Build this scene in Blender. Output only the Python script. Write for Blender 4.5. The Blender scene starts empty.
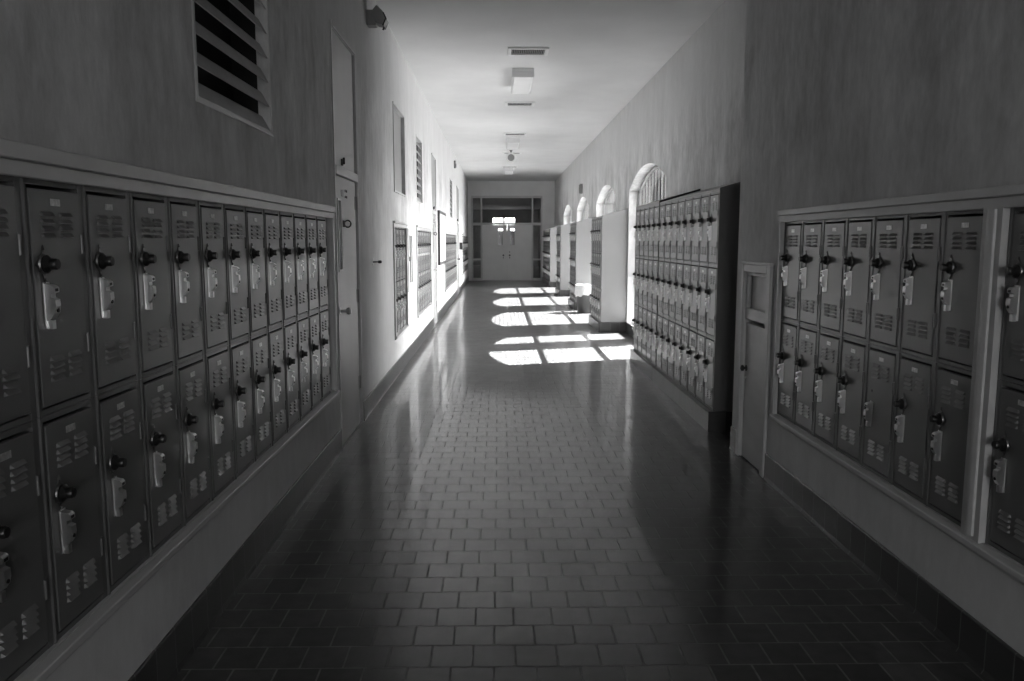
import bpy, bmesh, math, random
from mathutils import Vector, Matrix
random.seed(7)
S = bpy.context.scene
COL = S.collection
PI = math.pi

# ------------------------------------------------------------------ measures
LX = -1.19            # face of the plain wall
RX = 1.775            # face of the near part of the window-side wall, and of the free-standing lockers
WX = 2.22             # face of the window wall behind the free-standing lockers
CZ = 3.90             # ceiling
Y0, Y1 = -4.5, 31.9   # corridor ends
PY = 5.93             # end of the near thick wall
CAM_H = 1.57

# ------------------------------------------------------------------ materials
def new_mat(name):
    m = bpy.data.materials.new(name); m.use_nodes = True
    nt = m.node_tree
    return m, nt, nt.nodes['Principled BSDF']
def N(nt, t, **kw):
    n = nt.nodes.new(t)
    for k, v in kw.items(): setattr(n, k, v)
    return n
def grey(v): return (v, v, v, 1)
def ramp(nt, src, a, b, p0=0.35, p1=0.65):
    r = N(nt, 'ShaderNodeMapRange')
    r.inputs['From Min'].default_value = p0; r.inputs['From Max'].default_value = p1
    r.inputs['To Min'].default_value = a; r.inputs['To Max'].default_value = b
    nt.links.new(src, r.inputs['Value']); return r.outputs['Result']
def noise(nt, scale, stretch=(1, 1, 1), detail=4, rough=0.55):
    g = N(nt, 'ShaderNodeNewGeometry')
    mp = N(nt, 'ShaderNodeMapping'); mp.inputs['Scale'].default_value = stretch
    nt.links.new(g.outputs['Position'], mp.inputs['Vector'])
    n = N(nt, 'ShaderNodeTexNoise'); n.inputs['Scale'].default_value = scale
    n.inputs['Detail'].default_value = detail; n.inputs['Roughness'].default_value = rough
    nt.links.new(mp.outputs['Vector'], n.inputs['Vector'])
    return n.outputs['Fac']
def bump(nt, b, h, dist, strength=1.0):
    n = N(nt, 'ShaderNodeBump'); n.inputs['Distance'].default_value = dist; n.inputs['Strength'].default_value = strength
    nt.links.new(h, n.inputs['Height']); nt.links.new(n.outputs['Normal'], b.inputs['Normal'])
def math_(nt, op, a, b):
    n = N(nt, 'ShaderNodeMath', operation=op)
    for i, v in enumerate((a, b)):
        if isinstance(v, (int, float)): n.inputs[i].default_value = v
        else: nt.links.new(v, n.inputs[i])
    return n.outputs[0]
def painted(name, val, rough, var=0.06, nscale=6.0, stretch=(1, 1, 1), bdist=0.0, bscale=60, metallic=0.0, rvar=0.0, spec=0.5):
    m, nt, b = new_mat(name)
    f = noise(nt, nscale, stretch)
    nt.links.new(ramp(nt, f, val * (1 - var), val * (1 + var)), b.inputs['Base Color'])
    b.inputs['Roughness'].default_value = rough
    b.inputs['Metallic'].default_value = metallic
    b.inputs['Specular IOR Level'].default_value = spec
    if rvar: nt.links.new(ramp(nt, noise(nt, nscale * 1.7, stretch), rough - rvar, rough + rvar), b.inputs['Roughness'])
    if bdist: bump(nt, b, noise(nt, bscale), bdist)
    return m
def plaster(name, val):
    # hand-troweled plaster: vertical streaks and scrubbed patches up to about three metres, plainer above
    m, nt, b = new_mat(name)
    streak = noise(nt, 3.4, (1, 1, 0.28), 6, 0.68)
    blot = noise(nt, 1.7, (1, 1, 0.7), 6, 0.65)
    fine = noise(nt, 17, (1, 1, 0.45), 5, 0.7)
    s = math_(nt, 'ADD', math_(nt, 'MULTIPLY', streak, 0.38), math_(nt, 'ADD', math_(nt, 'MULTIPLY', blot, 0.37), math_(nt, 'MULTIPLY', fine, 0.25)))
    g = N(nt, 'ShaderNodeNewGeometry'); sx = N(nt, 'ShaderNodeSeparateXYZ'); nt.links.new(g.outputs['Position'], sx.inputs[0])
    lo = ramp(nt, sx.outputs['Z'], 0, 1, 1.2, 2.2); hi = ramp(nt, sx.outputs['Z'], 1, 0.25, 2.75, 3.25)
    amp = math_(nt, 'MULTIPLY', math_(nt, 'ADD', math_(nt, 'MULTIPLY', lo, 0.7), 0.3), hi)
    dv = math_(nt, 'MULTIPLY', math_(nt, 'SUBTRACT', s, 0.5), amp)
    v = math_(nt, 'MULTIPLY', math_(nt, 'ADD', math_(nt, 'MULTIPLY', dv, 2.9), 1.0), val)
    nt.links.new(v, b.inputs['Base Color'])
    b.inputs['Roughness'].default_value = 0.75; b.inputs['Specular IOR Level'].default_value = 0.25
    bump(nt, b, fine, 0.004, 0.6)
    return m
def tile_floor(name):
    m, nt, b = new_mat(name)
    g = N(nt, 'ShaderNodeNewGeometry')
    mp = N(nt, 'ShaderNodeMapping'); mp.inputs['Location'].default_value = (-0.141 + 1.6, -2.80 + 16.0, 0)
    nt.links.new(g.outputs['Position'], mp.inputs['Vector'])
    br = N(nt, 'ShaderNodeTexBrick'); br.offset = 0.5; br.offset_frequency = 2; br.squash = 1.0
    br.inputs['Scale'].default_value = 1.0; br.inputs['Brick Width'].default_value = 0.16; br.inputs['Row Height'].default_value = 0.16
    br.inputs['Mortar Size'].default_value = 0.0042; br.inputs['Mortar Smooth'].default_value = 0.25; br.inputs['Bias'].default_value = 0.0
    br.inputs['Color1'].default_value = grey(0.046); br.inputs['Color2'].default_value = grey(0.070); br.inputs['Mortar'].default_value = grey(0.19)
    nt.links.new(mp.outputs['Vector'], br.inputs['Vector'])
    mot = ramp(nt, noise(nt, 14, (1, 1, 1), 5), 0.82, 1.18)
    mx = N(nt, 'ShaderNodeMix', data_type='RGBA', blend_type='MULTIPLY'); mx.inputs['Factor'].default_value = 1.0
    nt.links.new(br.outputs['Color'], mx.inputs['A']); nt.links.new(mot, mx.inputs['B'])
    nt.links.new(mx.outputs['Result'], b.inputs['Base Color'])
    # waxed tile: grout is duller than the tile
    r = ramp(nt, noise(nt, 3.0, (1, 1, 1), 4), 0.28, 0.32)
    rr = math_(nt, 'ADD', r, math_(nt, 'MULTIPLY', br.outputs['Fac'], 0.4))
    nt.links.new(rr, b.inputs['Roughness'])
    nt.links.new(math_(nt, 'MULTIPLY', math_(nt, 'SUBTRACT', 1.0, br.outputs['Fac']), 0.62), b.inputs['Coat Weight'])
    b.inputs['Coat Roughness'].default_value = 0.075
    nt.links.new(math_(nt, 'MULTIPLY', math_(nt, 'SUBTRACT', 1.0, br.outputs['Fac']), 0.14), b.inputs['Specular IOR Level'])
    wav = noise(nt, 3.0, (1, 1, 1), 1)
    # each tile lies a little differently: use the random grey of the brick pattern as a slight height step
    h = math_(nt, 'ADD', math_(nt, 'MULTIPLY', br.outputs['Fac'], -1.0), math_(nt, 'MULTIPLY', wav, 0.3))
    bump(nt, b, h, 0.0016, 1.0)
    return m
def tile_base(name):
    # one course of upright base tiles, joints every 16 cm along the wall
    m, nt, b = new_mat(name)
    g = N(nt, 'ShaderNodeNewGeometry'); sx = N(nt, 'ShaderNodeSeparateXYZ'); nt.links.new(g.outputs['Position'], sx.inputs[0])
    t = math_(nt, 'ADD', sx.outputs['X'], sx.outputs['Y'])
    cb = N(nt, 'ShaderNodeCombineXYZ'); nt.links.new(t, cb.inputs['X']); nt.links.new(math_(nt, 'ADD', sx.outputs['Z'], 0.3), cb.inputs['Y'])
    br = N(nt, 'ShaderNodeTexBrick'); br.offset = 0.0
    br.inputs['Scale'].default_value = 1.0; br.inputs['Brick Width'].default_value = 0.16; br.inputs['Row Height'].default_value = 5.0
    br.inputs['Mortar Size'].default_value = 0.003; br.inputs['Mortar Smooth'].default_value = 0.3
    br.inputs['Color1'].default_value = grey(0.036); br.inputs['Color2'].default_value = grey(0.052); br.inputs['Mortar'].default_value = grey(0.13)
    nt.links.new(cb.outputs['Vector'], br.inputs['Vector'])
    nt.links.new(br.outputs['Color'], b.inputs['Base Color'])
    b.inputs['Roughness'].default_value = 0.3
    bump(nt, b, math_(nt, 'MULTIPLY', br.outputs['Fac'], -1.0), 0.002)
    return m
def brick_wall(name):
    m, nt, b = new_mat(name)
    g = N(nt, 'ShaderNodeNewGeometry'); sx = N(nt, 'ShaderNodeSeparateXYZ'); nt.links.new(g.outputs['Position'], sx.inputs[0])
    cb = N(nt, 'ShaderNodeCombineXYZ'); nt.links.new(math_(nt, 'ADD', sx.outputs['X'], sx.outputs['Y']), cb.inputs['X']); nt.links.new(sx.outputs['Z'], cb.inputs['Y'])
    br = N(nt, 'ShaderNodeTexBrick'); br.inputs['Scale'].default_value = 1.0
    br.inputs['Brick Width'].default_value = 0.42; br.inputs['Row Height'].default_value = 0.2; br.inputs['Mortar Size'].default_value = 0.02
    br.inputs['Color1'].default_value = grey(0.13); br.inputs['Color2'].default_value = grey(0.22); br.inputs['Mortar'].default_value = grey(0.34)
    nt.links.new(cb.outputs['Vector'], br.inputs['Vector']); nt.links.new(br.outputs['Color'], b.inputs['Base Color'])
    b.inputs['Roughness'].default_value = 0.85
    return m
def glass(name, tint=0.92):
    m, nt, b = new_mat(name); nt.nodes.remove(b)
    out = nt.nodes['Material Output']
    tr = N(nt, 'ShaderNodeBsdfTransparent'); tr.inputs['Color'].default_value = grey(tint)
    gl = N(nt, 'ShaderNodeBsdfGlossy'); gl.inputs['Roughness'].default_value = 0.03; gl.inputs['Color'].default_value = grey(0.95)
    fr = N(nt, 'ShaderNodeFresnel'); fr.inputs['IOR'].default_value = 1.3
    mx = N(nt, 'ShaderNodeMixShader')
    nt.links.new(fr.outputs[0], mx.inputs[0]); nt.links.new(tr.outputs[0], mx.inputs[1]); nt.links.new(gl.outputs[0], mx.inputs[2])
    nt.links.new(mx.outputs[0], out.inputs['Surface'])
    return m
M = dict(
    wall=plaster('wall_plaster', 0.60),
    endwall=painted('end_wall_brightened', 0.82, 0.7, 0.03, 2.0, spec=0.25),  # same plaster, colour lightened to make up for missing light
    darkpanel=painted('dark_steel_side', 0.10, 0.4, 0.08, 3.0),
    ceiling=painted('ceiling_paint', 0.72, 0.8, 0.03, 1.5, bdist=0.002, bscale=30, spec=0.2),
    trim=painted('trim_enamel', 0.52, 0.42, 0.05, 4, (1, 1, 3)),
    locker=painted('locker_enamel', 0.13, 0.285, 0.08, 3.0, (1, 1, 0.35), 0.0004, 9, spec=0.6),
    lockerbody=painted('locker_frame_enamel', 0.115, 0.30, 0.08, 5.0, (1, 1, 0.35)),
    chrome=painted('worn_chrome', 0.70, 0.28, 0.05, 8, metallic=1.0),
    darkchrome=painted('dark_plated_steel', 0.22, 0.30, 0.05, 8, metallic=1.0),
    plate=painted('aluminium_plate', 0.55, 0.35, 0.25, 70, metallic=0.6),
    dial=painted('black_dial', 0.012, 0.28, 0.1),
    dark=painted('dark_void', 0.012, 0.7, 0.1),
    floor=tile_floor('quarry_tile'),
    base=tile_base('base_tile'),
    door=painted('door_enamel', 0.34, 0.38, 0.05, 3.0, (1, 1, 0.3)),
    enddoor=painted('end_door_enamel', 0.80, 0.5, 0.03, 2.0),
    endframe=painted('end_frame_enamel', 0.60, 0.45, 0.04, 3.0),
    panel=painted('bank_side_paint', 0.20, 0.5, 0.04, 2.5),
    white=painted('white_enamel', 0.80, 0.4, 0.02),
    lens=painted('lamp_lens', 0.85, 0.35, 0.02),
    black=painted('black_iron', 0.03, 0.45, 0.1),
    greymetal=painted('grey_metal', 0.25, 0.4, 0.08),
    can=painted('can_plastic', 0.075, 0.5, 0.06),
    liner=painted('bin_liner', 0.75, 0.35, 0.05, 30),
    paper=painted('board_paper', 0.75, 0.8, 0.08, 9),
    slat=painted('louver_enamel', 0.40, 0.5, 0.08, 6),
    brick=brick_wall('courtyard_brick'),
    glass=glass('window_glass', 0.90),
    tintglass=glass('fill_opening_glass', 0.76),  # glass of the added near opening; tint trims its fill light
    dimglass=glass('door_glass', 0.82),
    wire=painted('glazing_bar', 0.22, 0.4, 0.05),
)

# ------------------------------------------------------------------ mesh builder
class MB:
    def __init__(s): s.bm = bmesh.new()
    def box(s, x0, x1, y0, y1, z0, z1):
        v = [s.bm.verts.new((x, y, z)) for x in (x0, x1) for y in (y0, y1) for z in (z0, z1)]
        for f in ((0,1,3,2),(4,6,7,5),(0,4,5,1),(2,3,7,6),(0,2,6,4),(1,5,7,3)):
            s.bm.faces.new([v[i] for i in f])
        return s
    def quad(s, *p):
        s.bm.faces.new([s.bm.verts.new(q) for q in p]); return s
    def prism(s, poly, axis, a, b):
        # poly: 2D outline in the two remaining axes (in x,y,z order)
        def P(u, v, w):
            return {'x': (w, u, v), 'y': (u, w, v), 'z': (u, v, w)}[axis]
        A = [s.bm.verts.new(P(u, v, a)) for u, v in poly]; B = [s.bm.verts.new(P(u, v, b)) for u, v in poly]
        s.bm.faces.new(A); s.bm.faces.new(B[::-1])
        n = len(poly)
        for i in range(n): s.bm.faces.new([A[i], B[i], B[(i+1) % n], A[(i+1) % n]])
        return s
    def lathe(s, prof, origin, axis='z', n=20, sx=1.0, sy=1.0):
        # prof: (radius, distance along axis)
        ox, oy, oz = origin; rings = []
        for r, t in prof:
            ring = []
            for i in range(n):
                a = 2*PI*i/n; u, w = r*math.cos(a)*sx, r*math.sin(a)*sy
                p = {'z': (ox+u, oy+w, oz+t), 'y': (ox+u, oy+t, oz+w), 'x': (ox+t, oy+u, oz+w)}[axis]
                ring.append(s.bm.verts.new(p))
            rings.append(ring)
        for a, b in zip(rings, rings[1:]):
            for i in range(n): s.bm.faces.new([a[i], a[(i+1) % n], b[(i+1) % n], b[i]])
        s.bm.faces.new(rings[0][::-1]); s.bm.faces.new(rings[-1])
        return s
    def tube(s, pts, r, n=8):
        pts = [Vector(p) for p in pts]; rings = []
        for i, p in enumerate(pts):
            d = (pts[min(i+1, len(pts)-1)] - pts[max(i-1, 0)]).normalized()
            u = d.cross(Vector((0, 0, 1)) if abs(d.z) < 0.9 else Vector((1, 0, 0))).normalized(); w = d.cross(u)
            rings.append([s.bm.verts.new(p + u*r*math.cos(2*PI*k/n) + w*r*math.sin(2*PI*k/n)) for k in range(n)])
        for a, b in zip(rings, rings[1:]):
            for i in range(n): s.bm.faces.new([a[i], a[(i+1) % n], b[(i+1) % n], b[i]])
        s.bm.faces.new(rings[0][::-1]); s.bm.faces.new(rings[-1])
        return s
    def bevel(s, w, seg=1, ang=0.6):
        bmesh.ops.recalc_face_normals(s.bm, faces=s.bm.faces)
        es = [e for e in s.bm.edges if len(e.link_faces) == 2 and e.calc_face_angle(0) > ang]
        bmesh.ops.bevel(s.bm, geom=es, offset=w, segments=seg, profile=0.5, affect='EDGES', clamp_overlap=True)
        return s
    def xf(s, mat):
        bmesh.ops.transform(s.bm, matrix=mat, verts=s.bm.verts); return s
    def mesh(s, name, mat, smooth=False):
        bmesh.ops.recalc_face_normals(s.bm, faces=s.bm.faces)
        me = bpy.data.meshes.new(name); s.bm.to_mesh(me); s.bm.free()
        me.materials.append(mat)
        if smooth:
            for p in me.polygons: p.use_smooth = True
            try: me.set_sharp_from_angle(angle=0.6)
            except Exception: pass
        return me
    def build(s, name, mat, parent=None, smooth=False, loc=None):
        o = bpy.data.objects.new(name, s.mesh(name, mat, smooth)); COL.objects.link(o)
        if parent: o.parent = parent
        if loc: o.location = loc
        return o
def tag(o, label, cat, group=None, kind=None):
    o['label'] = label; o['category'] = cat
    if group: o['group'] = group
    if kind: o['kind'] = kind
    return o
def thing(name, label, cat, loc, rz=0.0, group=None, kind=None):
    o = bpy.data.objects.new(name, None); COL.objects.link(o)
    o.location = loc; o.rotation_euler = (0, 0, rz); o.empty_display_size = 0.1
    return tag(o, label, cat, group, kind)
def copy_tree(o, parent=None):
    c = o.copy(); COL.objects.link(c)
    if parent: c.parent = parent
    for ch in list(o.children): copy_tree(ch, c)
    return c
LROT, RROT = PI/2, -PI/2
# local frame of anything on a wall: x to the viewer's right, -y out of the wall, z up
ORD = ['', 'first', 'second', 'third', 'fourth', 'fifth', 'sixth', 'seventh', 'eighth', 'ninth', 'tenth', 'eleventh',
       'twelfth', 'thirteenth', 'fourteenth', 'fifteenth', 'sixteenth']

# ------------------------------------------------------------------ setting: walls with openings
def holed_wall(name, X, inward, y0, y1, z0, z1, holes, mat, label, thick):
    """Wall facing the corridor at x=X; holes = (ya, yb, za, zb, depth); inward = +1/-1 direction into the wall."""
    mb = MB()
    ys = sorted({y0, y1, *[h[0] for h in holes], *[h[1] for h in holes]})
    zs = sorted({z0, z1, *[h[2] for h in holes], *[h[3] for h in holes]})
    for a, b in zip(ys, ys[1:]):
        for c, d in zip(zs, zs[1:]):
            ym, zm = (a+b)/2, (c+d)/2
            if any(h[0] < ym < h[1] and h[2] < zm < h[3] for h in holes): continue
            mb.quad((X, a, c), (X, b, c), (X, b, d), (X, a, d))
    for ya, yb, za, zb, dp in holes:
        Xb = X + inward*dp
        mb.quad((Xb, ya, za), (Xb, yb, za), (Xb, yb, zb), (Xb, ya, zb))
        mb.quad((X, ya, za), (Xb, ya, za), (Xb, ya, zb), (X, ya, zb)); mb.quad((X, yb, za), (Xb, yb, za), (Xb, yb, zb), (X, yb, zb))
        mb.quad((X, ya, zb), (Xb, ya, zb), (Xb, yb, zb), (X, yb, zb))
        mb.quad((X, ya, za), (Xb, ya, za), (Xb, yb, za), (X, yb, za))
    Xt = X + inward*thick
    mb.quad((Xt, y0, z0), (Xt, y1, z0), (Xt, y1, z1), (Xt, y0, z1))
    for y in (y0, y1): mb.quad((X, y, z0), (Xt, y, z0), (Xt, y, z1), (X, y, z1))
    for z in (z0, z1): mb.quad((X, y0, z), (Xt, y0, z), (Xt, y1, z), (X, y1, z))
    bmesh.ops.remove_doubles(mb.bm, verts=mb.bm.verts, dist=1e-5)
    return tag(mb.build(name, mat), label, 'wall', kind='structure')

# banks set into the walls: (y start, columns)
LW = 0.3
L1 = (2.064 - 2*LW, 14)
L2 = (9.18, 4); L3 = (11.75, 8); L4 = (17.85, 16); L5 = (26.6, 16)
LZ0, LZ1 = 0.488, 1.731
R1 = (2.906, 7); R2 = (2.795 - 3*LW, 3)
RZ0, RZ1 = 0.470, 1.688
DEP = 0.34
VENTS = [(3.28, 4.32, 2.135, 3.11), (11.9, 12.72, 2.15, 3.08), (20.0, 20.9, 2.15, 3.08)]
NICHE = (9.32, 10.36, 2.15, 3.11)
D1 = (5.95, 6.87); D2 = (14.62, 15.50); D3 = (23.25, 24.2)
CAB = (10.56, 11.22, 0.93, 1.70)
holes = [(L1[0], L1[0]+L1[1]*LW+0.10, LZ0, LZ1, DEP)]
for b in (L2, L3, L4, L5): holes.append((b[0], b[0]+b[1]*LW, LZ0, LZ1, DEP))
for v in VENTS: holes.append((*v, 0.22))
holes.append((*NICHE, 0.09))
for d in (D1, D2, D3): holes.append((d[0], d[1], 0.0, 3.10, 0.12))
holes.append((*CAB, 0.12))
holed_wall('wall_left', LX, -1, Y0, Y1, 0, CZ, holes, M['wall'], 'long plain plaster wall with lockers and doors set into it', 0.5)
RDOOR = (5.215, 5.715, 0.0, 1.355)
rholes = [(R1[0], R1[0]+R1[1]*LW, RZ0, RZ1, DEP), (R2[0], R2[0]+R2[1]*LW, RZ0, RZ1, DEP), (*RDOOR, 0.10)]
holed_wall('wall_right', RX, +1, Y0, PY, 0, CZ, rholes, M['wall'], 'thick near plaster wall holding two-tier lockers and a low door', 0.85)

# window wall: four segmental-arched openings
WIN0, WINP, WINW = 10.72, 4.56, 3.0
SILL, SPRING, RISE, WT = 0.13, 2.41, 0.30, 0.24
def arch_pts(ya, yb, n=20, zs=SPRING, rise=RISE):
    c = (ya+yb)/2; hw = (yb-ya)/2
    R = (hw*hw + rise*rise)/(2*rise); zc = zs + rise - R
    a0 = math.asin(hw/R)
    return [(c + R*math.sin(-a0 + 2*a0*i/n), zc + R*math.cos(-a0 + 2*a0*i/n)) for i in range(n+1)]
mb = MB()
cur = PY - 0.3
for X in (WX, WX+WT):
    cur = PY
    for k in range(4):
        ya = WIN0 + k*WINP; yb = ya + WINW
        mb.quad((X, cur, 0), (X, ya, 0), (X, ya, CZ), (X, cur, CZ))
        mb.quad((X, ya, 0), (X, yb, 0), (X, yb, SILL), (X, ya, SILL))
        pts = arch_pts(ya, yb)
        for p, q in zip(pts, pts[1:]): mb.quad((X, p[0], p[1]), (X, q[0], q[1]), (X, q[0], CZ), (X, p[0], CZ))
        cur = yb
    mb.quad((X, cur, 0), (X, Y1+0.3, 0), (X, Y1+0.3, CZ), (X, cur, CZ))
for k in range(4):
    ya = WIN0 + k*WINP; yb = ya + WINW
    ring = [(ya, SILL)] + arch_pts(ya, yb) + [(yb, SILL)]
    for p, q in zip(ring, ring[1:] + ring[:1]):
        mb.quad((WX, *p), (WX+WT, *p), (WX+WT, *q), (WX, *q))
mb.quad((WX, PY, 0), (WX+WT, PY, 0), (WX+WT, PY, CZ), (WX, PY, CZ))
bmesh.ops.remove_doubles(mb.bm, verts=mb.bm.verts, dist=1e-5)
tag(mb.build('wall_right_windows', M['wall']), 'far plaster wall pierced by four arched windows', 'wall', kind='structure')

# end wall with a big framed opening for the doors and glazing
EX0, EX1, EZ = -1.06, 1.74, 3.33
mb = MB()
mb.box(LX-0.5, EX0, Y1, Y1+0.25, 0, CZ); mb.box(EX1, WX+WT, Y1, Y1+0.25, 0, CZ); mb.box(EX0, EX1, Y1, Y1+0.25, EZ, CZ)
tag(mb.build('wall_end', M['endwall']), 'end wall around the double doors', 'wall', kind='structure')
bx0, bx1, bz = -0.7, 1.3, 2.6
mb = MB(); mb.box(LX-0.5, bx0, Y0-0.2, Y0, 0, CZ); mb.box(bx1, RX+0.85, Y0-0.2, Y0, 0, CZ); mb.box(bx0, bx1, Y0-0.2, Y0, bz, CZ)
tag(mb.build('wall_back', M['wall']), 'plaster wall around the added glazed opening at the near end', 'wall', kind='structure')
tag(MB().box(LX-0.5, WX+WT, Y0-0.2, Y1+0.25, -0.2, 0).build('floor', M['floor']), 'glossy square tile floor laid in staggered rows', 'floor', kind='structure')
tag(MB().box(LX-0.5, WX+WT+0.2, Y0-0.2, Y1+0.25, CZ, CZ+0.25).build('ceiling', M['ceiling']), 'smooth pale plaster ceiling', 'ceiling', kind='structure')

# base tiles
BZ = 0.172
def base_run(name, X, sgn, spans, label):
    mb = MB()
    for a, b in spans:
        mb.prism([(X, 0), (X+sgn*0.016, 0), (X+sgn*0.010, 0.02), (X+sgn*0.010, BZ-0.006), (X+sgn*0.006, BZ), (X, BZ)], 'y', a, b)
    tag(mb.build(name, M['base']), label, 'baseboard', kind='structure')
base_run('baseboard_left', LX, 1, [(Y0, D1[0]-0.03), (D1[1]+0.03, D2[0]-0.03), (D2[1]+0.03, D3[0]-0.03), (D3[1]+0.03, Y1)], 'dark tile base along the plain wall')
base_run('baseboard_right', RX, -1, [(Y0, RDOOR[0]-0.01), (RDOOR[1]+0.07, PY)], 'dark tile base along the near thick wall')
mb = MB()
mb.box(RX, WX, PY, PY+0.01, 0, BZ)
mb.build('baseboard_right', M['base'])
tag(bpy.data.objects['baseboard_right.001'], 'dark tile base round the end of the thick wall', 'baseboard', kind='structure')
spans = [(10.42, 13.72), (15.25, 18.3), (19.8, 22.85), (24.35, 27.4)]
base_run('baseboard_windows', WX, -1, spans, 'dark tile base below the arched windows')

# ------------------------------------------------------------------ trims round the set-in banks
trim_n = [0]
def trim_name():
    trim_n[0] += 1; return 'trim_%d' % trim_n[0]
def surround(X, s, ya, yb, za, zb, label, sides=(0.035, 0.035), top=0.078, bot=0.05):
    mb = MB()
    def pr(y0, y1, z0, z1, d): mb.box(X, X+s*d, y0, y1, z0, z1) if s > 0 else mb.box(X-d, X, y0, y1, z0, z1)
    e0, e1 = ya - sides[0], yb + sides[1]
    pr(e0, e1, zb-0.004, zb+0.036, 0.016); pr(e0, e1, zb+0.036, zb+top, 0.030)           # two-step head moulding
    mb.prism([(X, za), (X+s*0.030, za-0.008), (X+s*0.030, za-0.032), (X+s*0.012, za-bot), (X, za-bot)], 'y', e0, e1)   # sloped ledge
    if sides[0]: pr(e0, ya+0.002, za-0.008, zb, 0.018)
    if sides[1]: pr(yb-0.002, e1, za-0.008, zb, 0.018)
    tag(mb.bevel(0.003).build(trim_name(), M['trim']), label, 'trim', kind='structure')
surround(LX, 1, L1[0], L1[0]+L1[1]*LW+0.10, LZ0, LZ1, 'painted moulding round the near bank before the tall door')
surround(LX, 1, L2[0], L2[0]+L2[1]*LW, LZ0, LZ1, 'painted moulding round the four-column bank', (0.05, 0.05), 0.065)
surround(LX, 1, L3[0], L3[0]+L3[1]*LW, LZ0, LZ1, 'painted moulding round the bank after the glazed cabinet', (0.05, 0.05), 0.065)
surround(LX, 1, L4[0], L4[0]+L4[1]*LW, LZ0, LZ1, 'painted moulding round the bank after the notice board', (0.05, 0.05), 0.065)
surround(LX, 1, L5[0], L5[0]+L5[1]*LW, LZ0, LZ1, 'painted moulding round the last bank by the end doors', (0.05, 0.05), 0.065)
surround(RX, -1, R2[0], R1[0]+R1[1]*LW, RZ0, RZ1, 'painted moulding round the two banks by the low door', (0.035, 0.02), 0.072)
# moulded post between the two near banks
pa, pb = R2[0]+R2[1]*LW, R1[0]
mb = MB(); mb.box(RX-0.016, RX+0.02, pa-0.001, pb+0.001, RZ0-0.006, RZ1)
mid = (pa+pb)/2
mb.prism([(RX-0.016, mid-0.026), (RX-0.023, mid-0.022), (RX-0.028, mid-0.008), (RX-0.028, mid+0.008), (RX-0.023, mid+0.022), (RX-0.016, mid+0.026)], 'z', RZ0+0.012, RZ1-0.006)
tag(mb.build(trim_name(), M['trim'], smooth=True), 'vertical moulded post between the two near banks', 'trim', kind='structure')
# black sheet puts the shade of the open gap into colour
tag(MB().box(LX-0.30, LX-0.20, L1[0]+L1[1]*LW+0.002, L1[0]+L1[1]*LW+0.098, LZ0+0.002, LZ1-0.002).build(trim_name(), M['dark']), 'black sheet standing in for shade in the gap at the door end', 'trim', kind='structure')

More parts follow.
